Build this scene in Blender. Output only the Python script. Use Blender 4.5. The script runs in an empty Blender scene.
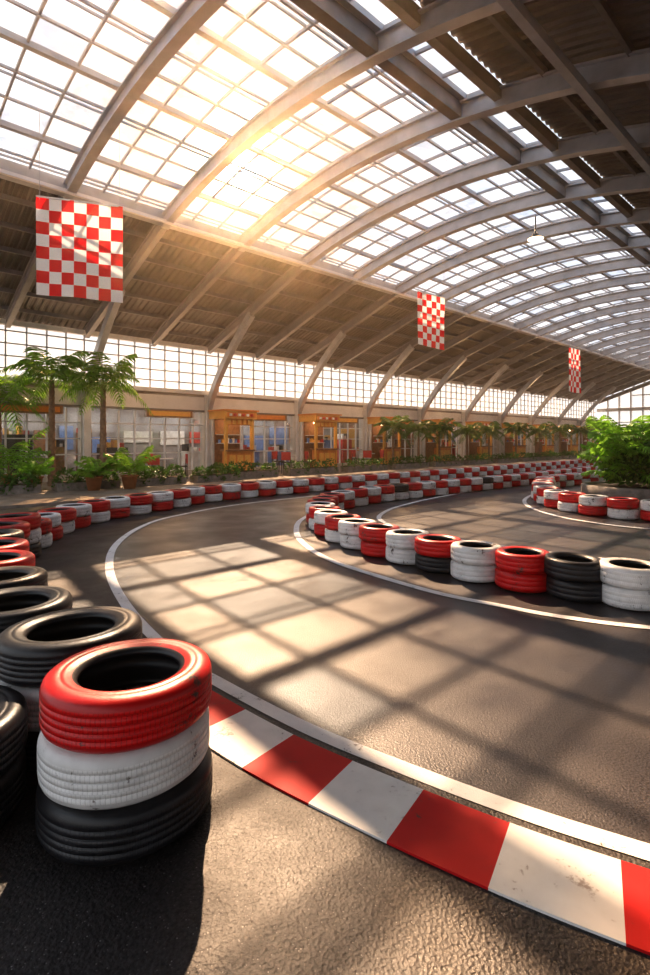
import bpy, math, random
from mathutils import Vector, Matrix
random.seed(7)
A0=math.atan2(555,520)
SA,CA=math.sin(A0),math.cos(A0)
def W(s,t,z=0.0): return Vector((SA*s-CA*t, CA*s+SA*t, z))
SV=Vector((SA,CA,0)); TV=Vector((-CA,SA,0)); UP=Vector((0,0,1))
CH=1.45
# ---------------------------------------------------------------- materials
def newmat(name):
    m=bpy.data.materials.new(name); m.use_nodes=True
    nt=m.node_tree; nt.nodes.clear()
    out=nt.nodes.new('ShaderNodeOutputMaterial'); b=nt.nodes.new('ShaderNodeBsdfPrincipled')
    nt.links.new(b.outputs[0],out.inputs[0]); return m,nt,b,out
def N(nt,t,**k):
    n=nt.nodes.new(t)
    for a,v in k.items():
        if a in n.inputs.keys(): n.inputs[a].default_value=v
        else: setattr(n,a,v)
    return n
def L(nt,a,b): nt.links.new(a,b)
def ramp(nt,fac,stops):
    r=nt.nodes.new('ShaderNodeValToRGB'); cr=r.color_ramp
    while len(cr.elements)<len(stops): cr.elements.new(0.5)
    for e,(p,c) in zip(cr.elements,stops):
        e.position=p; e.color=(c[0],c[1],c[2],1) if isinstance(c,(tuple,list)) else (c,c,c,1)
    L(nt,fac,r.inputs[0]); return r.outputs[0]
def mix(nt,fac,a,b,mode='MIX'):
    m=nt.nodes.new('ShaderNodeMix'); m.data_type='RGBA'; m.blend_type=mode
    for sock,v in ((m.inputs[0],fac),(m.inputs[6],a),(m.inputs[7],b)):
        if isinstance(v,(int,float)): sock.default_value=v
        elif isinstance(v,tuple): sock.default_value=(v[0],v[1],v[2],1)
        else: L(nt,v,sock)
    return m.outputs[2]
def coord(nt): return nt.nodes.new('ShaderNodeTexCoord').outputs['Object']
def noise(nt,vec,scale,detail=4,rough=.55):
    n=N(nt,'ShaderNodeTexNoise'); n.inputs['Scale'].default_value=scale; n.inputs['Detail'].default_value=detail
    n.inputs['Roughness'].default_value=rough; L(nt,vec,n.inputs['Vector']); return n.outputs['Fac']
def bump(nt,h,b,strength=.3,dist=.01,normal=None):
    n=N(nt,'ShaderNodeBump'); n.inputs['Strength'].default_value=strength; n.inputs['Distance'].default_value=dist
    L(nt,h,n.inputs['Height'])
    if normal: L(nt,normal,n.inputs['Normal'])
    if b: L(nt,n.outputs[0],b.inputs['Normal'])
    return n.outputs[0]
def simple(name,col,rough=.6,metal=0,var=.15,scale=6,emit=None):
    m,nt,b,o=newmat(name); c=coord(nt); f=noise(nt,c,scale)
    lo=tuple(x*(1-var) for x in col); hi=tuple(min(1,x*(1+var)) for x in col)
    L(nt,ramp(nt,f,[(.3,lo),(.7,hi)]),b.inputs['Base Color'])
    b.inputs['Roughness'].default_value=rough; b.inputs['Metallic'].default_value=metal
    if emit: b.inputs['Emission Color'].default_value=(*emit[0],1); b.inputs['Emission Strength'].default_value=emit[1]
    return m
def N_noisecol(nt,c,s):
    n=N(nt,'ShaderNodeTexNoise'); n.inputs['Scale'].default_value=s; L(nt,c,n.inputs['Vector']); return n.outputs['Color']
def asphalt(name,dark,light,grain,bstr,rlo,rhi,stone=.22,crack=.6,bd=.004):
    m,nt,b,o=newmat(name); c=coord(nt)
    big=noise(nt,c,.55,5,.6); fine=noise(nt,c,grain,3,.7)
    v=N(nt,'ShaderNodeTexVoronoi'); v.inputs['Scale'].default_value=grain*1.1; L(nt,c,v.inputs['Vector'])
    base=ramp(nt,big,[(.3,dark),(.7,light)])
    sp=ramp(nt,fine,[(.35,(.25,.25,.25)),(.62,(1.8,1.72,1.65))])
    col=mix(nt,.9,base,sp,'MULTIPLY')
    st=ramp(nt,v.outputs['Distance'],[(.0,(1,1,1)),(.25,(0,0,0))])
    gate=ramp(nt,noise(nt,c,grain*.6,2),[(.5,(0,0,0)),(.6,(1,1,1))])
    col=mix(nt,mix(nt,stone,(0,0,0),mix(nt,1.0,st,gate,'MULTIPLY')),col,(.42,.40,.38))
    cr=N(nt,'ShaderNodeTexVoronoi'); cr.feature='DISTANCE_TO_EDGE'; cr.inputs['Scale'].default_value=.7
    wv=mix(nt,.25,c,N_noisecol(nt,c,3.0)); L(nt,wv,cr.inputs['Vector'])
    ck=ramp(nt,cr.outputs['Distance'],[(.0,(.3,.3,.3)),(.006,(1,1,1))])
    col=mix(nt,crack,col,ck,'MULTIPLY')
    L(nt,col,b.inputs['Base Color'])
    rr=ramp(nt,noise(nt,c,1.7,4),[(.3,rlo),(.7,rhi)]); L(nt,rr,b.inputs['Roughness'])
    n1=bump(nt,fine,None,bstr,bd); bump(nt,v.outputs['Distance'],b,bstr*.6,bd,n1)
    return m
def paint(name,col,under,wear=.38,grain=45,rough=.6):
    m,nt,b,o=newmat(name); c=coord(nt)
    f1=noise(nt,c,grain,5,.75); f2=noise(nt,c,5,4,.6)
    mm=N(nt,'ShaderNodeMath',operation='MULTIPLY'); L(nt,f1,mm.inputs[0]); L(nt,f2,mm.inputs[1])
    w=ramp(nt,mm.outputs[0],[(wear*.42,(1,1,1)),(wear*.55,(0,0,0))])
    tint=ramp(nt,f2,[(.3,tuple(x*.85 for x in col)),(.6,col)])
    L(nt,mix(nt,w,tint,under),b.inputs['Base Color']); b.inputs['Roughness'].default_value=rough
    b.inputs['Specular IOR Level'].default_value=.25
    bump(nt,f1,b,.25,.003); return m
def rubber(name,col,painted=True,rough=.5,lines=.5):
    m,nt,b,o=newmat(name); c=coord(nt)
    uv=nt.nodes.new('ShaderNodeTexCoord').outputs['UV']
    f1=noise(nt,c,38,5,.75); f2=noise(nt,c,6,4,.6)
    if painted:
        mm=N(nt,'ShaderNodeMath',operation='MULTIPLY'); L(nt,f1,mm.inputs[0]); L(nt,f2,mm.inputs[1])
        w=ramp(nt,mm.outputs[0],[(.148,(1,1,1)),(.178,(0,0,0))])
        tint=ramp(nt,f2,[(.3,tuple(x*.78 for x in col)),(.6,col)])
        cc=mix(nt,w,tint,(.09,.06,.05))
    else:
        cc=ramp(nt,f2,[(.3,tuple(x*.6 for x in col)),(.7,tuple(x*1.6 for x in col))])
    br=N(nt,'ShaderNodeTexBrick'); br.inputs['Scale'].default_value=1; br.inputs['Mortar Size'].default_value=.012
    br.inputs['Brick Width'].default_value=.085; br.inputs['Row Height'].default_value=.3; br.inputs['Mortar Smooth'].default_value=.6
    br.inputs['Color1'].default_value=(1,1,1,1); br.inputs['Color2'].default_value=(1,1,1,1); br.inputs['Mortar'].default_value=(0,0,0,1)
    mp=N(nt,'ShaderNodeMapping'); mp.inputs['Scale'].default_value=(10.0,1.0,1); L(nt,uv,mp.inputs['Vector']); L(nt,mp.outputs[0],br.inputs['Vector'])
    shade=ramp(nt,br.outputs['Color'],[(0,(.3,.3,.3)),(1,(1,1,1))])
    L(nt,mix(nt,lines,cc,shade,'MULTIPLY'),b.inputs['Base Color'])
    b.inputs['Roughness'].default_value=rough
    n1=bump(nt,br.outputs['Color'],None,.45,.004); bump(nt,f1,b,.35,.004,n1)
    return m
def leafmat(name,col):
    m,nt,b,o=newmat(name); c=coord(nt); f=noise(nt,c,9)
    cc=ramp(nt,f,[(.3,tuple(x*.5 for x in col)),(.7,tuple(x*1.4 for x in col))])
    L(nt,cc,b.inputs['Base Color']); b.inputs['Roughness'].default_value=.45
    tr=nt.nodes.new('ShaderNodeBsdfTranslucent'); L(nt,cc,tr.inputs[0])
    mx=nt.nodes.new('ShaderNodeMixShader'); mx.inputs[0].default_value=.45
    L(nt,b.outputs[0],mx.inputs[1]); L(nt,tr.outputs[0],mx.inputs[2]); L(nt,mx.outputs[0],o.inputs[0]); return m
def glassmat(name,trans=(.92,.95,1),scat=.08,gloss=.06,dapple=0):
    m,nt,b,o=newmat(name); nt.nodes.remove(b); c=coord(nt)
    t=nt.nodes.new('ShaderNodeBsdfTransparent'); t.inputs[0].default_value=(*trans,1)
    if dapple:
        f=noise(nt,c,1.3,5,.65)  # blotchy transmission put in to dapple the sunlight below
        L(nt,ramp(nt,f,[(.42,tuple(x*dapple for x in trans)),(.56,trans)]),t.inputs[0])
    tl=nt.nodes.new('ShaderNodeBsdfTranslucent'); tl.inputs[0].default_value=(.95,.95,.95,1)
    g=nt.nodes.new('ShaderNodeBsdfGlossy'); g.inputs['Roughness'].default_value=.05
    m1=nt.nodes.new('ShaderNodeMixShader'); m2=nt.nodes.new('ShaderNodeMixShader')
    f=noise(nt,c,.8,4); r=ramp(nt,f,[(.3,scat*.5),(.7,scat*1.5)]); L(nt,r,m1.inputs[0])
    L(nt,t.outputs[0],m1.inputs[1]); L(nt,tl.outputs[0],m1.inputs[2])
    m2.inputs[0].default_value=gloss; L(nt,m1.outputs[0],m2.inputs[1]); L(nt,g.outputs[0],m2.inputs[2])
    L(nt,m2.outputs[0],o.inputs[0]); return m
M={}
M['track']=asphalt('track_asphalt',(.028,.027,.032),(.060,.056,.060),100,.4,.28,.48,.15,.45)
M['apron']=asphalt('coarse_asphalt',(.015,.0145,.017),(.044,.039,.038),75,.85,.38,.66,.9,.85,.004)
M['pave']=simple('paving',(.24,.20,.17),.7,0,.3,3)
M['wpaint']=paint('white_road_paint',(.82,.81,.80),(.10,.09,.085),.31,50)
M['rpaint']=paint('red_kerb_paint',(.52,.012,.014),(.13,.05,.045),.29,50)
M['kwhite']=paint('white_kerb_paint',(.80,.79,.77),(.34,.30,.28),.30,40)
M['t_red']=rubber('red_painted_rubber',(.72,.010,.012),True,.36,.40)
M['t_white']=rubber('white_painted_rubber',(.90,.89,.88),True,.42,.25)
M['t_black']=rubber('black_rubber',(.024,.024,.028),False,.38)
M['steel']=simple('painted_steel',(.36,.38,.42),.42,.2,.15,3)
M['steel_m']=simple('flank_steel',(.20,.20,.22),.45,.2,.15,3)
M['steel_d']=simple('grey_steel',(.15,.15,.16),.5,.2,.2,3)
M['white_steel']=simple('white_painted_steel',(.66,.66,.67),.5,.1,.1,3)
M['bar']=simple('glazing_bar',(.34,.36,.40),.5,.2,.1,3)
M['sheet']=simple('roof_sheeting',(.095,.088,.090),.45,.2,.25,1.2)
M['glass']=glassmat('roof_glass',(.97,.98,1),.035,.02,.78)
M['glass2']=glassmat('dapple_roof_glass',(.68,.76,.86),.035,.04,.78)  # darker panes added at random to break up sunlight on the track
M['cglass']=glassmat('clerestory_glass',(.90,.87,.82),.12,.05)
M['sglass']=glassmat('shop_glass',(.86,.90,.93),.01,.14)
M['wall']=simple('cream_plaster',(.54,.50,.46),.8,0,.1,2)
M['fascia']=simple('fascia_panel',(.68,.66,.64),.6,0,.08,2)
M['orange']=simple('orange_panel',(.66,.24,.05),.5,0,.15,4)
M['yellow']=simple('yellow_panel',(.74,.40,.09),.5,0,.1,4)
M['inside']=simple('shop_interior',(.30,.28,.28),.8,0,.4,1)
M['dark']=simple('dark_metal',(.03,.03,.032),.5,.3,.2,5)
M['leaf']=leafmat('palm_leaf',(.20,.40,.035))
M['leaf2']=leafmat('shrub_leaf',(.22,.46,.05))
M['leafd']=leafmat('hedge_leaf',(.07,.17,.03))
M['trunk']=simple('palm_bark',(.26,.16,.10),.9,0,.35,14)
M['pot']=simple('terracotta',(.42,.17,.07),.7,0,.2,6)
M['stone']=simple('planter_stone',(.22,.20,.18),.8,0,.3,8)
M['soil']=simple('soil',(.05,.035,.025),.95,0,.3,12)
M['flagw']=simple('white_cloth',(.92,.90,.90),.8,0,.04,4)
M['flagr']=simple('red_cloth',(.80,.010,.02),.8,0,.08,4)
for k in('flagw','flagr'):
    m=M[k]; nt=m.node_tree; b=[n for n in nt.nodes if n.type=='BSDF_PRINCIPLED'][0]; o=[n for n in nt.nodes if n.type=='OUTPUT_MATERIAL'][0]
    tr=nt.nodes.new('ShaderNodeBsdfTranslucent'); tr.inputs[0].default_value=(.95,.93,.92,1) if k=='flagw' else (.85,.01,.02,1)
    mx=nt.nodes.new('ShaderNodeMixShader'); mx.inputs[0].default_value=.5; L(nt,b.outputs[0],mx.inputs[1]); L(nt,tr.outputs[0],mx.inputs[2]); L(nt,mx.outputs[0],o.inputs[0])
M['lamp']=simple('warm_lamp',(1,.8,.5),.5,0,0,4,((1,.74,.45),9))
M['wood']=simple('wood',(.26,.13,.06),.6,0,.3,9)
M['poster_r']=simple('poster_red',(.55,.05,.04),.6,0,.2,5)
M['poster_b']=simple('poster_blue',(.14,.24,.50),.6,0,.2,5)
M['poster_w']=simple('poster_white',(.80,.78,.76),.6,0,.2,5)
# ---------------------------------------------------------------- mesh builder
class MB:
    def __init__(s): s.v=[];s.f=[];s.m=[];s.uv=[];s.mats=[];s.sm=[]
    def mi(s,k):
        if k not in s.mats: s.mats.append(k)
        return s.mats.index(k)
    def face(s,idx,k,uv=None,smooth=False):
        s.f.append(idx);s.m.append(s.mi(k));s.uv.append(uv or [(0.0042,0.15)]*len(idx));s.sm.append(smooth)
    def quad(s,a,b,c,d,k,uv=None):
        n=len(s.v); s.v+= [tuple(a),tuple(b),tuple(c),tuple(d)]; s.face([n,n+1,n+2,n+3],k,uv)
    def tri(s,a,b,c,k):
        n=len(s.v); s.v+= [tuple(a),tuple(b),tuple(c)]; s.face([n,n+1,n+2],k)
    def box(s,o,ax,ay,az,k):
        n=len(s.v)
        for sx in(-1,1):
            for sy in(-1,1):
                for sz in(-1,1): s.v.append(tuple(o+ax*sx+ay*sy+az*sz))
        for f in((0,1,3,2),(4,6,7,5),(0,4,5,1),(2,3,7,6),(0,2,6,4),(1,5,7,3)): s.face([n+i for i in f],k)
    def hbox(s,s0,s1,t0,t1,z0,z1,k):
        s.box(W((s0+s1)/2,(t0+t1)/2,(z0+z1)/2),SV*(abs(s1-s0)/2),TV*(abs(t1-t0)/2),UP*(abs(z1-z0)/2),k)
    def sweep(s,pts,side,w,d,off,k,caps=True):
        n0=len(s.v); P=len(pts)
        for i,p in enumerate(pts):
            tg=(pts[min(i+1,P-1)]-pts[max(i-1,0)]).normalized()
            nn=side.cross(tg).normalized()
            if nn.z<0: nn=-nn
            c=p+nn*off
            for a,b in((-1,-1),(1,-1),(1,1),(-1,1)): s.v.append(tuple(c+side*(a*w/2)+nn*(b*d/2)))
        for i in range(P-1):
            for j in range(4):
                a=n0+i*4+j;b=n0+i*4+(j+1)%4; s.face([a,b,b+4,a+4],k)
        if caps:
            s.face([n0+3,n0+2,n0+1,n0],k); e=n0+(P-1)*4; s.face([e,e+1,e+2,e+3],k)
    def ibeam(s,pts,side,w,d,k,tf=.035):
        s.sweep(pts,side,w,tf,-d,k); s.sweep(pts,side,w*.3,d,-d/2,k); s.sweep(pts,side,w,tf,0,k)
    def lathe(s,prof,org,k,seg=24,closed=False,mats=None,rot=0,smooth=True,uvh=None,sx=1,tilt=None):
        n0=len(s.v); P=len(prof)
        for i in range(seg):
            a=rot+2*math.pi*i/seg; ca,sa=math.cos(a),math.sin(a)
            for r,z in prof:
                q=Vector((r*ca,r*sa,z))
                if tilt: q=tilt@q
                s.v.append((org[0]+q.x,org[1]+q.y,org[2]+q.z))
        R=P if closed else P-1
        for i in range(seg):
            i2=(i+1)%seg
            for j in range(R):
                j2=(j+1)%P
                uv=None
                if uvh and uvh[0]<=prof[j][1] and prof[j2][1]<=uvh[1] and prof[j][0]>uvh[2] and prof[j2][0]>uvh[2]:
                    H=uvh[1]-uvh[0]; v0=(prof[j][1]-uvh[0])/H; v1=(prof[j2][1]-uvh[0])/H
                    uv=[(i/seg,v0),((i+1)/seg,v0),((i+1)/seg,v1),(i/seg,v1)]
                s.face([n0+i*P+j,n0+i2*P+j,n0+i2*P+j2,n0+i*P+j2],mats[j] if mats else k,uv,smooth)
    def build(s,name,parent=None):
        me=bpy.data.meshes.new(name); me.from_pydata(s.v,[],s.f)
        for k in s.mats: me.materials.append(M[k])
        me.polygons.foreach_set('material_index',s.m); me.polygons.foreach_set('use_smooth',s.sm)
        ul=me.uv_layers.new(name='UVMap'); flat=[]
        for u in s.uv:
            for p in u: flat+= [p[0],p[1]]
        ul.data.foreach_set('uv',flat); me.update()
        o=bpy.data.objects.new(name,me); bpy.context.collection.objects.link(o)
        if parent: o.parent=parent
        return o
def empty(name):
    o=bpy.data.objects.new(name,None); bpy.context.collection.objects.link(o); return o
def catmull(pts,step):
    P=[Vector((p[0],p[1],0)) for p in pts]; out=[]
    for i in range(len(P)-1):
        p0=P[max(i-1,0)];p1=P[i];p2=P[i+1];p3=P[min(i+2,len(P)-1)]
        n=24
        for j in range(n):
            t=j/n
            out.append(.5*((2*p1)+(p2-p0)*t+(2*p0-5*p1+4*p2-p3)*t*t+(3*p1-p0-3*p2+p3)*t**3))
    out.append(P[-1])
    res=[out[0]]; acc=0
    for a,b in zip(out,out[1:]):
        d=(b-a).length
        while acc+d>=step and d>1e-9:
            r=(step-acc)/d; a=a+(b-a)*r; res.append(a.copy()); d=(b-a).length; acc=0
        acc+=d
    return res
def offset(c,d):
    o=[]
    for i,p in enumerate(c):
        t=(c[min(i+1,len(c)-1)]-c[max(i-1,0)]).normalized(); o.append(p+Vector((-t.y,t.x,0))*d)
    return o
# ---------------------------------------------------------------- ground
mb=MB(); mb.hbox(-14,75,-14,45,-.2,0,'track'); mb.build('floor')
outer_pts=[(6,.2),(3.5,.85),(2.3,1.27),(1.7,1.52),(1.13,1.808),(.754,2.011),(.33,2.285),(-.126,2.618),(-.656,3.103),(-1.045,3.507),(-1.737,4.515),(-2.42,5.8),(-2.9,7.18),(-3.08,8.67),(-2.85,9.95)]
outer_pts+=[tuple(W(s,t)[:2]) for s,t in((7,9.9),(12,10),(20,10.1),(32,10.3),(52,10.6))]
outer=catmull(outer_pts,.085)
def strip(name,curve,d0,d1,z,mats,seglen=None,phase=0,thick=0):
    mb=MB(); a=offset(curve,d0); b=offset(curve,d1); acc=phase
    for i in range(len(curve)-1):
        k=mats[0]
        if seglen: k=mats[int(acc//seglen)%2]; acc+=(curve[i+1]-curve[i]).length
        za=Vector((0,0,z)); mb.quad(a[i]+za,b[i]+za,b[i+1]+za,a[i+1]+za,k)
        if thick:
            zb=Vector((0,0,0)); mb.quad(b[i]+zb,b[i]+za,b[i+1]+za,b[i+1]+zb,k); mb.quad(a[i]+za,a[i]+zb,a[i+1]+zb,a[i+1]+za,k)
    return mb.build(name)
strip('track_edge_line',outer,-.060,.030,.006,['wpaint'])
near=catmull(outer_pts,.017)
i0=min(range(len(near)),key=lambda i:(near[i]-Vector((-.10,2.60,0))).length)
seg=.345
iend=min(range(len(near)),key=lambda i:(near[i]-Vector((-1.62,4.3,0))).length)
kc=near[:iend]; d_at=i0*.017
phase=(-d_at)%(2*seg)
strip('kerb',kc,.078,.41,.012,['kwhite','rpaint'],seg,phase,1)
apron=catmull(outer_pts[:16],.2); strip('track_apron',apron,.03,3.2,.003,['apron'])
inner_pts=[(8,3.3),(5,3.6),(3.6,3.75),(2.507,4.01),(1.925,4.26),(1.53,4.54),(1.083,4.896),(.582,5.5),(.06,6.28),(-.276,7.18),(-.45,8.2),(-.43,9.43),(-.05,10.7),(.75,11.95)]+[tuple(W(s,t)[:2]) for s,t in((13,8.1),(20,8.4),(32,8.8),(52,9.2))]
inner=catmull(inner_pts,.1); strip('track_edge_line',inner,-.045,.045,.006,['wpaint'])
l3=[(9,5.0),(6,5.3),(4.2,5.9),(3,6.6),(2,7.5),(1.3,8.4),(1.0,9.4),(1.15,10.3),(1.65,11.4),(2.9,13.2),(5.4,16)]+[tuple(W(s,t)[:2]) for s,t in((22,7.8),(34,8.2),(52,8.6))]
strip('track_edge_line',catmull(l3,.1),-.045,.045,.006,['wpaint'])
l4=[(9,7.2),(7,7.75),(5.24,8.5),(4.6,9.3),(4.38,10.2),(4.43,11.3),(4.84,12.6),(5.64,14),(7.2,16.4)]+[tuple(W(s,t)[:2]) for s,t in((24,6.6),(36,7.0),(52,7.4))]
strip('track_edge_line',catmull(l4,.1),-.045,.045,.006,['wpaint'])
mb=MB(); mb.hbox(-5.7,54.2,12.6,18.84,0,.06,'pave'); mb.build('sidewalk')
# ---------------------------------------------------------------- tyres
def tyreprof(R,h,hi=True):
    p=[(.60,.13),(.67,.04),(.76,.0),(.86,.005),(.93,.035),(.975,.10),(.995,.19)]
    if hi:
        for g in(.29,.43,.57,.71):
            p+= [(1.0,g-.014),(.987,g-.008),(.987,g+.008),(1.0,g+.014)]
    else: p+= [(1,.34),(.985,.37),(1,.40),(1,.60),(.985,.63),(1,.66)]
    p+= [(.995,.81),(.975,.90),(.93,.965),(.86,.995),(.80,.998),(.785,.985),(.77,.998),(.72,.99),(.685,.955),(.66,.95),(.60,.87)]
    ext=len(p)
    p+= [(.60,.80),(.68,.76),(.84,.70),(.89,.5),(.84,.30),(.68,.24),(.60,.20)]
    prof=[(r*R,z*h) for r,z in p]
    return prof,ext
def add_tyre(mb,x,y,z,R,h,col,hi=False,seg=28):
    prof,ext=tyreprof(R,h,hi)
    mats=[('t_'+col) if j<ext-2 and j>0 else 't_black' for j in range(len(prof))]
    tl=Matrix.Rotation(random.uniform(-.02,.02),3,'X')@Matrix.Rotation(random.uniform(-.02,.02),3,'Y')
    mb.lathe(prof,(x,y,z),None,seg,True,mats,random.random()*6,True,(h*.19,h*.81,R*.95),tilt=tl)
def stack(cx,cy,cols,R=.32,h=.192,jit=.012):
    e=empty('tyre_stack')
    for i,c in enumerate(cols):
        mb=MB(); add_tyre(mb,cx+random.uniform(-jit,jit),cy+random.uniform(-jit,jit),.006+i*h*.985,R+random.uniform(-.006,.006),h,c,True,96)
        mb.build('tyre_%d'%(i+1),e)
stack(-.770,2.05,['black','white','red'],.320,.188,.006)
stack(-1.245,2.56,['black','white','black'],.325,.182)
stack(-1.50,1.97,['black','black'],.32,.195)
stack(-1.80,2.98,['black','white','black'],.31,.180)
stack(-2.22,3.54,['white','red','black'],.31,.178)
def barrier(name,pts,R,h,sp,levels,pick,explicit=False):
    mb=MB(); c=[Vector((p[0],p[1],0)) for p in pts] if explicit else catmull(pts,sp)
    for i,p in enumerate(c):
        n=levels(i) if callable(levels) else levels
        cc=pick(i,n); seg=28 if p.length<14 else 16
        for j in range(n):
            add_tyre(mb,p.x+random.uniform(-.015,.015),p.y+random.uniform(-.015,.015),.006+j*h*.985,R,h,cc[j],False,seg)
    return mb.build(name)
def rnd(i,n):
    a=['red','white'] if i%2 else ['white','red']
    if random.random()<.12: a=['black','red'] if random.random()<.5 else ['white','black']
    return (a*2)[:n]
nearl=[['white','black','red'],['black','white','red'],['white','red','black'],['red','black','red'],['black','white','red'],['white','red','red'],['red','white','red']]
barrier('tyre_barrier',[(-2.62,4.1),(-2.98,4.62),(-3.3,5.15),(-3.58,5.72),(-3.8,6.35)],.30,.178,.6,3,lambda i,n:nearl[i%7],True)
ro=[(-3.98,6.98),(-4.15,7.7),(-4.2,8.5),(-4.1,9.3),(-3.8,10.1),(-3.3,11.0)]+[tuple(W(s,t)[:2]) for s,t in((6.8,10.9),(12,10.95),(20,11.1),(32,11.3),(52,11.6))]
barrier('tyre_barrier',ro,.275,.185,.57,2,rnd)
ie=[(4.1,4.12),(3.55,4.22),(3.12,4.38),(2.70,4.60),(2.33,4.84),(1.95,5.12),(1.60,5.46),(1.28,5.82),(.98,6.22),(.70,6.62),(.45,7.06),(.25,7.5),(.10,7.97),(-.01,8.48),(-.07,9.02),(-.06,9.58),(.0,10.1),(.14,10.62),(.38,11.13)]
ic=[('red','white'),('black','red'),('white','black'),('white','white'),('black','black'),('red','red'),('white','white'),('black','red'),('white','white'),('red','red'),('white','white'),('white','red'),('red','white'),('white','red'),('red','white'),('white','red'),('red','red'),('white','red'),('red','white')]
barrier('tyre_barrier',ie,.262,.178,.5,2,lambda i,n:ic[i],True)
ri=[(.70,11.58),(1.5,12.5)]+[tuple(W(s,t)[:2]) for s,t in((12.5,8.0),(16,7.9),(22,8.15),(34,8.5),(52,8.9))]
barrier('tyre_barrier',ri,.262,.185,.54,2,rnd)
rr=[(8.5,8.3),(7.5,8.6),(6.6,8.95),(5.75,9.45),(5.2,10.1),(5.0,10.9),(5.05,11.7),(5.4,12.9),(6.0,14.2),(7.3,16.2)]+[tuple(W(s,t)[:2]) for s,t in((24,6.2),(36,6.6),(52,7.0))]
barrier('tyre_barrier',rr,.262,.185,.55,2,rnd)
# ---------------------------------------------------------------- roof
RA=18.2; TC=8.0; ZC=6.6+CH
TA,TB=13.0,4.7
def arcz(t):
    if t<2.2:
        z2=ZC-RA+math.sqrt(RA*RA-(2.2-TC)**2); return z2-(2.2-t)*.30
    if t>TA:
        z2=ZC-RA+math.sqrt(RA*RA-(TA-TC)**2); return z2-(t-TA)*.35
    return ZC-RA+math.sqrt(RA*RA-(t-TC)**2)
S0,S1=-5.7,54.3
ribs=[3.9+2.4*k for k in range(-4,22)]
mb=MB()
for s in ribs:
    pts=[W(s,TA-(TA-2.2)*i/28,arcz(TA-(TA-2.2)*i/28)) for i in range(29)]
    mb.ibeam(pts,SV,.20,.32,'steel')
    mb.ibeam([W(s,2.2,arcz(2.2)),W(s,-9,arcz(-9))],SV,.20,.32,'steel')
mb.build('roof_arch_ribs')
mb=MB()
for s in ribs:
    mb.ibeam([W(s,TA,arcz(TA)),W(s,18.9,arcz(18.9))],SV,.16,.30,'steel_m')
for t in [13.9,14.8,15.7,16.6,17.5,18.4]:
    mb.sweep([W(S0,t,arcz(t)+.06),W(S1,t,arcz(t)+.06)],TV,.07,.12,0,'steel_d')
mb.build('side_roof_beams')
mb=MB()
mb.sweep([W(S0,TA,arcz(TA)-.02),W(S1,TA,arcz(TA)-.02)],TV,.24,.34,0,'steel')
mb.sweep([W(S0,TA-.35,arcz(TA-.35)-.34),W(S1,TA-.35,arcz(TA-.35)-.34)],TV,.08,.08,0,'white_steel')
mb.sweep([W(S0,5.55,arcz(5.55)-.12),W(S1,5.55,arcz(5.55)-.12)],TV,.20,.32,0,'steel_d')
mb.sweep([W(S0,TB,arcz(TB)-.05),W(S1,TB,arcz(TB)-.05)],TV,.14,.26,0,'steel_d')
mb.sweep([W(S0,3.2,arcz(3.2)-.42),W(S1,3.2,arcz(3.2)-.42)],TV,.12,.16,0,'steel')
mb.sweep([W(S0,1.2,arcz(1.2)-.42),W(S1,1.2,arcz(1.2)-.42)],TV,.12,.16,0,'steel')
mb.build('roof_girders')
mb=MB()
sb=[]; s=ribs[0]
while s<S1:
    sb.append(s); s+=.8
for s in sb:
    pts=[W(s,TA-(TA-TB)*k/14,arcz(TA-(TA-TB)*k/14)+.10) for k in range(15)]
    mb.sweep(pts,SV,.04,.06,0,'bar',False)
tb=[]; t=TB+.7; q=0
while t<TA-.2:
    w=.045 if q%3 else .11
    tb.append(t)
    mb.sweep([W(S0,t,arcz(t)+.08),W(S1,t,arcz(t)+.08)],TV,w,w,0,'bar')
    if q%3==1: mb.sweep([W(S0,t+.16,arcz(t+.16)+.10),W(S1,t+.16,arcz(t+.16)+.10)],TV,.03,.04,0,'bar')
    t+=.72; q+=1
mb.build('roof_glazing_bars')
mb=MB(); sg=[S0]+sb+[S1]; tg=[TB]+tb+[TA]
rg=random.Random(3)
for a,b in zip(tg,tg[1:]):
    for s_,s2 in zip(sg,sg[1:]):
        if s2-s_<1e-4: continue
        mb.quad(W(s_,a,arcz(a)+.14),W(s2,a,arcz(a)+.14),W(s2,b,arcz(b)+.14),W(s_,b,arcz(b)+.14),'glass2' if rg.random()<.25 else 'glass')
mb.build('skylight_glass')
def corr(name,t0,t1,nt_):
    mb=MB(); s=S0; col=[]
    while s<S1:
        for ds,dz in((0,0),(.06,0),(.09,.05),(.17,.05),(.20,0)):
            col.append((s+ds,dz))
        s+=.20
    for k in range(nt_):
        a=t0+(t1-t0)*k/nt_; b=t0+(t1-t0)*(k+1)/nt_
        for (sa,za),(sb_,zb) in zip(col,col[1:]):
            if sb_-sa<1e-6: continue
            mb.quad(W(sa,a,arcz(a)+.13+za),W(sb_,a,arcz(a)+.13+zb),W(sb_,b,arcz(b)+.13+zb),W(sa,b,arcz(b)+.13+za),'sheet')
    return mb.build(name)
corr('ceiling',TA+.05,19.4,1); corr('ceiling',TB-.05,2.2,3); corr('ceiling',2.2,-9.2,1)
mb=MB()
for t in [3.85,2.55,1.9,.6,-.2,-1,-2,-3,-4,-5,-6,-7,-8]:
    mb.sweep([W(S0,t,arcz(t)+.05),W(S1,t,arcz(t)+.05)],TV,.07,.13,0,'steel_d')
mb.build('side_roof_beams')
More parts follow.
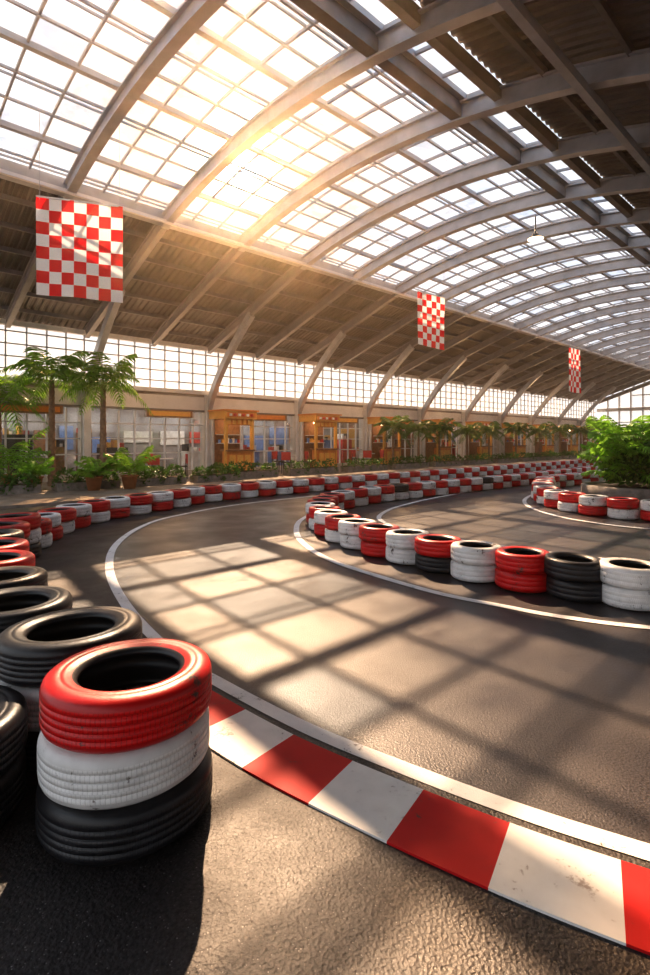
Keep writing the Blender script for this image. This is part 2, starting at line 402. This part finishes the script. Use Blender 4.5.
# ---------------------------------------------------------------- left wall (shops)
zt=arcz(19.0)
mb=MB()
mb.hbox(S0,S1,18.86,23.2,0,.06,'inside')
mb.hbox(S0,S1,19.0,19.25,2.66,3.30,'fascia')
mb.hbox(S0,S1,18.85,19.3,3.30,3.45,'white_steel')
mb.hbox(S0,S1,18.92,19.1,2.58,2.66,'steel_d')
mb.hbox(S0,S1,18.95,19.25,.06,.25,'wall')
mb.hbox(S0,S1,19.0,23.2,3.2,3.30,'inside')
mb.hbox(S0,S1,23.0,23.2,0.06,3.2,'inside')
s=-3.3
while s<S1:
    mb.hbox(s-.15,s+.15,18.88,19.25,.06,2.62,'wall'); s+=4.8
mb.build('wall_left')
mb=MB()
mb.quad(W(S0,19.1,3.45),W(S1,19.1,3.45),W(S1,19.1,zt+.1),W(S0,19.1,zt+.1),'cglass')
s=S0
while s<S1:
    mb.hbox(s-.02,s+.02,19.03,19.10,3.45,zt+.05,'steel'); s+=.6
for z in(3.75,4.15,4.55,4.95): mb.hbox(S0,S1,19.03,19.10,z-.02,z+.02,'steel')
mb.hbox(S0,S1,19.0,19.16,zt-.12,zt+.05,'white_steel')
mb.build('window_1')
mb=MB()
for k in range(-3,9):
    s=11.1+4.8*k
    P0=Vector((18.85,2.7)); P1=Vector((18.1,4.3)); P2=Vector((15.8,arcz(15.8)-.30))
    pts=[]
    for i in range(11):
        u=i/10; q=P0*(1-u)**2+P1*2*u*(1-u)+P2*u*u; pts.append(W(s,q.x,q.y))
    mb.sweep(pts,SV,.20,.26,0,'steel')
    mb.hbox(s-.12,s+.12,18.72,18.98,.06,3.3,'white_steel')
mb.build('roof_brackets')
mb=MB()
mb.quad(W(S0,19.08,.25),W(S1,19.08,.25),W(S1,19.08,2.6),W(S0,19.08,2.6),'sglass')
s=S0
while s<S1:
    mb.hbox(s-.025,s+.025,19.02,19.10,.25,2.6,'white_steel'); s+=.6
for z in(.95,1.5,2.05): mb.hbox(S0,S1,19.02,19.10,z-.02,z+.02,'white_steel')
mb.build('window_2')
mb=MB(); s=S0+.5
while s<S1-2:
    w=random.uniform(.5,1.4); mk=random.choice(['poster_r','poster_b','poster_w','poster_w','orange','wood','yellow','poster_b'])
    z0=random.uniform(.8,1.4); mb.hbox(s,s+w,22.9,22.98,z0,z0+random.uniform(.5,1.2),mk)
    if random.random()<.8:
        z1=random.uniform(.8,1.9); mb.hbox(s,s+w*.8,20.4,20.9,.06,z1,random.choice(['wood','dark','poster_w','poster_r','poster_b']))
        for j in range(4): mb.hbox(s+w*.2*j,s+w*.2*j+.12,20.45,20.85,z1,z1+random.uniform(.1,.3),random.choice(['poster_w','poster_r','yellow','dark']))
    s+=w+random.uniform(.2,.6)
mb.build('shop_shelving')
mb=MB(); s=S0+1.2
while s<S1:
    mb.hbox(s-.35,s+.35,20.9,21.1,3.08,3.14,'lamp'); s+=2.4
mb.build('shop_ceiling_lamps')
for k in range(0,9):
    s=11.8+4.8*k
    mb=MB()
    for ds in(-.62,.62): mb.hbox(s+ds-.06,s+ds+.06,17.6,17.72,.06,2.45,'yellow'); mb.hbox(s+ds-.07,s+ds+.07,18.55,18.69,.06,2.45,'white_steel')
    mb.hbox(s-.76,s+.76,17.5,18.70,2.30,2.60,'yellow')
    mb.hbox(s-.66,s+.66,17.46,17.52,2.36,2.54,'orange')
    for j in range(6): mb.hbox(s-.58+j*.2,s-.46+j*.2,17.44,17.47,2.40,2.50,'poster_r' if j%2 else 'poster_w')
    mb.hbox(s-.82,s+.82,17.42,18.70,2.60,2.66,'orange')
    mb.hbox(s-.60,s+.60,17.64,17.70,2.05,2.30,'orange')
    for j in range(5): mb.hbox(s-.56+j*.24,s-.42+j*.24,17.60,17.64,2.08,2.26,'yellow')
    mb.hbox(s-.60,s+.60,17.58,17.95,.06,1.0,'orange'); mb.hbox(s-.66,s+.66,17.50,18.0,1.0,1.06,'wood')
    for j in range(3): mb.hbox(s-.5+j*.36,s-.22+j*.36,17.56,17.58,.2,.85,'yellow')
    mb.hbox(s-.6,s+.6,18.5,18.55,.06,2.3,'wood')
    for z in(1.3,1.65): mb.hbox(s-.55,s+.55,18.3,18.5,z,z+.03,'white_steel')
    for j in range(8): mb.hbox(s-.5+j*.13,s-.42+j*.13,18.34,18.44,1.33,1.33+random.uniform(.1,.22),random.choice(['poster_r','poster_b','poster_w','yellow']))
    mb.hbox(s-.3,s+.3,18.0,18.2,2.22,2.28,'lamp')
    mb.build('kiosk')
mb=MB()
for k in range(-1,10):
    s=9.4+4.8*k
    mb.hbox(s-1.0,s+.9,18.70,18.88,2.32,2.60,'wood')
    mb.hbox(s-.9,s+.8,18.68,18.70,2.37,2.55,'orange' if k%2 else 'yellow')
mb.build('shop_signboards')
mb=MB()
SE=54.3
mb.hbox(SE,SE+.3,-9,23.2,0,2.2,'wall'); mb.hbox(SE,SE+.3,-9,19,4.2,4.5,'fascia')
for i in range(28):
    t=-9+i; zt2=arcz(min(t,19.2))-.2; mb.hbox(SE,SE+.2,t-.05,t+.05,2.2,zt2,'white_steel')
mb.hbox(SE,SE+.2,-9,19,3.1,3.18,'white_steel')
mb.hbox(SE,SE+.2,0,16,5.6,5.68,'white_steel')
for i in range(28):
    t0,t1=-9+i,-8+i; mb.quad(W(SE+.1,t0,2.2),W(SE+.1,t1,2.2),W(SE+.1,t1,arcz(t1)),W(SE+.1,t0,arcz(t0)),'cglass')
mb.build('wall_back')
mb=MB()
mb.hbox(S0,S1,-9.3,-9.0,0,2.2,'wall')
for s in ribs: mb.hbox(s-.1,s+.1,-9.2,-9.0,0,arcz(-9)-.1,'white_steel')
mb.build('wall_right')
# ---------------------------------------------------------------- flags
def flag(p0,p1,ztop,hgt,cols,rows,sw):
    mb=MB(); P0=Vector(p0);P1=Vector(p1); d=(P1-P0); nrm=Vector((-d.y,d.x)).normalized()
    sub=4
    def pt(u,v):
        w=math.sin(u*5+v*2+sw)*.03*v+math.sin(u*11+sw*2)*.012
        q=P0+d*u+nrm*w*1.5
        return Vector((q.x,q.y,ztop-hgt*v-.05*u*v))
    for i in range(cols*sub):
        for j in range(rows*sub):
            u0,u1=i/(cols*sub),(i+1)/(cols*sub); v0,v1=j/(rows*sub),(j+1)/(rows*sub)
            n=len(mb.v); mb.v+= [tuple(pt(u0,v0)),tuple(pt(u1,v0)),tuple(pt(u1,v1)),tuple(pt(u0,v1))]
            mb.face([n,n+1,n+2,n+3],'flagr' if (i//sub+j//sub)%2==0 else 'flagw',None,True)
    s3=Vector((nrm.x,nrm.y,0))
    a=Vector((P0.x,P0.y,ztop)); b=Vector((P1.x,P1.y,ztop))
    mb.sweep([a,b],s3,.03,.03,0,'white_steel')
    for q in(a+(b-a)*.04,b+(a-b)*.04):
        t=q.x*(-CA)+q.y*SA; mb.box(Vector((q.x,q.y,(ztop+arcz(t))/2)),Vector((.004,0,0)),Vector((0,.004,0)),UP*((arcz(t)+.1-ztop)/2),'steel')
    mb.build('checkered_flag')
flag((-5.56,10.0),(-4.07,10.47),4.69+CH,1.88,7,8,0)
flag((3.3,18.6),(4.5,19.5),5.32+CH,1.9,6,8,2)
flag((12.43,26.5),(13.45,27.4),4.74+CH,2.25,6,8,4)
# ---------------------------------------------------------------- plants
def frond(mb,base,az,length,up,droop,mk,nl=20,lw=.045,ll=.42):
    d=Vector((math.cos(az),math.sin(az),0)); side=Vector((-d.y,d.x,0))
    pts=[]
    for i in range(nl+1):
        u=i/nl; pts.append(base+d*(length*(u-.12*u*u*droop))+UP*(length*(up*u-droop*u*u)))
    for a,b in zip(pts,pts[1:]):
        w=side*.012; mb.quad(a-w,a+w,b+w,b-w,mk)
    for i in range(2,nl+1):
        u=i/nl; l=ll*(math.sin(math.pi*min(1,u*.9+.1))**.6)*.95+.05
        p=pts[i]; tg=(pts[i]-pts[i-1]).normalized()
        for sg in(-1,1):
            dirv=(side*sg*.85+tg*.6-UP*(.35+.35*random.random())).normalized()
            tip=p+dirv*l; mid=p+dirv*l*.5+UP*.03; ww=tg*lw*.5
            mb.quad(p-ww*.4,p+ww*.4,mid+ww,mid-ww,mk); mb.tri(mid-ww,mid+ww,tip-UP*.12*l,mk)
def palm(x,y,h,fl,nf=18,name='palm_tree',tr=.09,base=.06,mk='leaf'):
    mb=MB(); prof=[]; n=int(h/.09)
    for i in range(n+1):
        z=h*i/n; r=tr*(1.25-.45*i/n); prof.append((r*(1.08 if i%2 else .94),z))
    mb.lathe(prof,(x,y,base),'trunk',12,False,None,0,False)
    top=Vector((x,y,base+h))
    for i in range(nf):
        az=i*2.399+random.uniform(-.2,.2); k=i/nf
        frond(mb,top+UP*random.uniform(-.05,.05),az,fl*random.uniform(.8,1.1)*(.75+.35*k),1.85-1.65*k,.95+.2*random.random()-.15*k,mk,18,.06,fl*.30)
    mb.build(name)
def pottedpalm(x,y,h,fl,name='potted_palm',pot=True,mk='leaf2',nf=16,pr=.22,ph=.35,base=.06):
    mb=MB()
    if pot:
        mb.lathe([(.001,.0),(pr*.7,0),(pr,ph),(pr*1.12,ph),(pr*1.12,ph*1.1),(pr*.95,ph*1.1),(pr*.9,ph*.95),(.001,ph*.95)],(x,y,base),'pot',20)
    top=Vector((x,y,base+(ph*.9 if pot else 0)))
    for i in range(nf):
        az=i*2.399+random.uniform(-.3,.3); k=i/nf
        frond(mb,top+UP*h*.5*random.random(),az,fl*random.uniform(.8,1.1),1.6-.9*k,.65,mk,14,.06,fl*.3)
    if h>0.1: mb.lathe([(.03,0),(.02,h*.5)],tuple(top),'trunk',8)
    mb.build(name)
def leafblob(mb,c,rx,ry,rz,n,sz,mk):
    for _ in range(n):
        th=random.uniform(0,2*math.pi); ph=math.acos(random.uniform(-.6,1)); r=random.uniform(.75,1.02)
        d=Vector((math.sin(ph)*math.cos(th),math.sin(ph)*math.sin(th),math.cos(ph)))
        p=c+Vector((d.x*rx*r,d.y*ry*r,d.z*rz*r))
        a=Vector((random.gauss(0,1),random.gauss(0,1),random.gauss(0,1))).normalized()
        a=(a+d*.7).normalized(); b=a.cross(Vector((random.gauss(0,1),random.gauss(0,1),random.gauss(0,1)))).normalized()
        s_=sz*random.uniform(.7,1.3)
        mb.quad(p-a*s_,p+b*s_*.4,p+a*s_,p-b*s_*.4,mk)
palm(-8.25,15.7,3.2,1.5,24); palm(-6.72,15.75,3.05,1.45,24)
palm(-10.3,16.4,2.6,1.7,20)
pottedpalm(-9.25,15.2,.9,1.15); pottedpalm(-5.6,14.9,.5,.85); pottedpalm(-6.4,14.4,.3,.6); pottedpalm(-8.0,14.3,.2,.5)
def planter(s0,s1,t0,t1,h=.35,name='hedge_planter',mk='leafd',hh=.35,dens=500):
    mb=MB(); z=.06
    mb.hbox(s0,s1,t0,t1,z,z+h,'stone'); mb.hbox(s0+.04,s1-.04,t0+.04,t1-.04,z+h,z+h+.02,'soil')
    L_=s1-s0; n=max(1,int(L_/.5))
    for i in range(n):
        c=W(s0+(i+.5)*L_/n,(t0+t1)/2,z+h); leafblob(mb,c,.34,.30,hh*random.uniform(.8,1.2),int(dens/2),.07,mk)
    mb.build(name)
s=-2
while s<9.5: planter(s,s+1.7,15.1,15.6,.22); s+=2.1
s=9.6
while s<52: planter(s,s+2.6,15.6,16.1,.25,'hedge_planter','leafd',.35,240); s+=3.2
for i,s in enumerate([20.2,22.3,24.2,27,29.5,33,36.5,40,44,48]):
    p=W(s,16.6); palm(p.x,p.y,1.85+random.uniform(-.2,.25),1.15,20,'palm_tree',.06,.06,'leafd')
mb=MB(); c=Vector((7.9,13.1,0))
mb.lathe([(.001,0),(1.28,0),(1.3,.05),(1.3,.30),(1.22,.32),(1.15,.30),(1.15,.26),(.001,.26)],(c.x,c.y,0),'stone',40)
mb.lathe([(.001,.27),(1.15,.27)],(c.x,c.y,0),'soil',30)
for i in range(150):
    a=random.uniform(0,6.28); r=random.uniform(0,.75); b=c+Vector((r*math.cos(a),r*math.sin(a),.27+random.uniform(0,1.3)))
    frond(mb,b,a+random.uniform(-.8,.8),random.uniform(.55,.95),random.uniform(.7,1.7),.75,'leaf2',9,.09,.30)
leafblob(mb,c+Vector((0,0,.75)),.8,.8,.75,900,.11,'leafd')
mb.build('shrub_planter')
# ---------------------------------------------------------------- cafe sets
def cafe(s,t):
    mb=MB(); p=W(s,t,.06)
    mb.lathe([(.2,0),(.2,.02),(.02,.03),(.02,.70),(.35,.71),(.35,.74),(.001,.74)],tuple(p),'white_steel',16); mb.build('cafe_table')
    for a in(.4,2.6,4.6):
        mb=MB(); q=p+Vector((math.cos(a),math.sin(a),0))*.6; f=Vector((math.cos(a),math.sin(a),0)); sd=Vector((-f.y,f.x,0))
        mb.box(q+UP*.45,f*.2,sd*.2,UP*.02,'dark'); mb.box(q+UP*.72+f*.19,f*.015,sd*.2,UP*.17,'poster_r')
        for i in(-1,1):
            for j in(-1,1): mb.box(q+f*i*.18+sd*j*.18+UP*(.36 if i>0 else .22),f*.015,sd*.015,UP*(.36 if i>0 else .22),'dark')
        mb.build('cafe_chair')
for s,t in((8.4,17.3),(14.2,17.4),(19,17.2)): cafe(s,t)
mb=MB(); z=arcz(6.8)-.75; p=W(14.7,6.8,z)
mb.lathe([(.02,.65),(.02,.16),(.08,.14),(.10,.06),(.24,0),(.22,-.01)],tuple(p),'dark',20); mb.lathe([(.22,-.005),(.001,-.03)],tuple(p),'lamp',20)
mb.build('high_bay_lamp')
# ---------------------------------------------------------------- thin haze volume added for a golden glow
hm=bpy.data.materials.new('glow_haze'); hm.use_nodes=True; nt=hm.node_tree; nt.nodes.clear()
ho=nt.nodes.new('ShaderNodeOutputMaterial'); vs=nt.nodes.new('ShaderNodeVolumeScatter')
vs.inputs['Density'].default_value=.0034; vs.inputs['Anisotropy'].default_value=.88; vs.inputs['Color'].default_value=(1,.86,.68,1)
nt.links.new(vs.outputs[0],ho.inputs['Volume']); M['haze']=hm
mb=MB(); mb.hbox(-10,54,-8.9,18.6,-.1,8.9,'haze'); mb.build('glow_haze')
# ---------------------------------------------------------------- lights
def sund(el,az=-9.3):
    e=math.radians(el);a=math.radians(az); return Vector((math.sin(a)*math.cos(e),math.cos(a)*math.cos(e),math.sin(e)))
for el,en,c,an in((43,12.5,(1,.66,.40),.6),(27.6,8,(1,.55,.25),.7)):  # higher sun is an added fill for the track; lower one matches the sky
    sl=bpy.data.lights.new('sun','SUN'); sl.energy=en; sl.color=c; sl.angle=math.radians(an)
    so=bpy.data.objects.new('sun',sl); so.rotation_euler=sund(el).to_track_quat('Z','Y').to_euler(); bpy.context.collection.objects.link(so)
for s in(8,14,20,28,38):  # added point fills that warm the side roof, no fixtures there
    l=bpy.data.lights.new('soffit_warm_fill','POINT'); l.energy=110; l.color=(1,.58,.28); l.shadow_soft_size=.4
    o=bpy.data.objects.new('soffit_warm_fill',l); o.location=W(s,16,3.8); bpy.context.collection.objects.link(o)
for s in(0,4,8,12,16,20,28,38,48):
    l=bpy.data.lights.new('shop_interior_light','POINT'); l.energy=80; l.color=(1,.88,.76); l.shadow_soft_size=.3
    o=bpy.data.objects.new('shop_interior_light',l); o.location=W(s,21,2.7); bpy.context.collection.objects.link(o)
w=bpy.data.worlds.new('World'); bpy.context.scene.world=w; w.use_nodes=True; nt=w.node_tree; nt.nodes.clear()
wo=nt.nodes.new('ShaderNodeOutputWorld'); bg=nt.nodes.new('ShaderNodeBackground'); L(nt,bg.outputs[0],wo.inputs[0])
tc=nt.nodes.new('ShaderNodeTexCoord').outputs['Generated']
sep=nt.nodes.new('ShaderNodeSeparateXYZ'); L(nt,tc,sep.inputs[0])
base=ramp(nt,sep.outputs[2],[(0,(1.0,.82,.66)),(.22,(.92,.94,.98)),(.5,(.68,.83,1.0)),(1,(.42,.64,.98))])
cl=noise(nt,tc,2.5,5); clr=ramp(nt,cl,[(.36,0.0),(.62,1.0)]); base=mix(nt,clr,base,(.93,.97,1.02))
dn=nt.nodes.new('ShaderNodeVectorMath'); dn.operation='DOT_PRODUCT'; L(nt,tc,dn.inputs[0]); dn.inputs[1].default_value=sund(27.6)
mx=N(nt,'ShaderNodeMath',operation='MAXIMUM'); L(nt,dn.outputs['Value'],mx.inputs[0]); mx.inputs[1].default_value=0
def glow(p,k,col,prev):
    a=N(nt,'ShaderNodeMath',operation='POWER'); L(nt,mx.outputs[0],a.inputs[0]); a.inputs[1].default_value=p
    b=nt.nodes.new('ShaderNodeVectorMath'); b.operation='SCALE'; b.inputs[0].default_value=[c*k for c in col]; L(nt,a.outputs[0],b.inputs['Scale'])
    c=nt.nodes.new('ShaderNodeVectorMath'); c.operation='ADD'; L(nt,b.outputs[0],c.inputs[0]); L(nt,prev,c.inputs[1]); return c.outputs[0]
pw=N(nt,'ShaderNodeMath',operation='POWER'); L(nt,mx.outputs[0],pw.inputs[0]); pw.inputs[1].default_value=45
base=mix(nt,pw.outputs[0],base,(1.0,.66,.34))
x=glow(160,1.2,(1,.66,.30),base); x=glow(600,14,(1,.86,.58),x); x=glow(5000,140,(1,.95,.8),x)
L(nt,x,bg.inputs[0]); bg.inputs[1].default_value=1.2
vs_=bpy.context.scene.view_settings; vs_.view_transform='Standard'
try: vs_.look='Medium High Contrast'
except Exception as e: print('look',e)
cam=bpy.data.cameras.new('camera'); co=bpy.data.objects.new('camera',cam); bpy.context.collection.objects.link(co)
co.location=(0,0,CH); co.rotation_euler=(math.radians(90),0,0); cam.lens=520/975*36; cam.sensor_width=36; cam.shift_y=-47.5/975
bpy.context.scene.camera=co
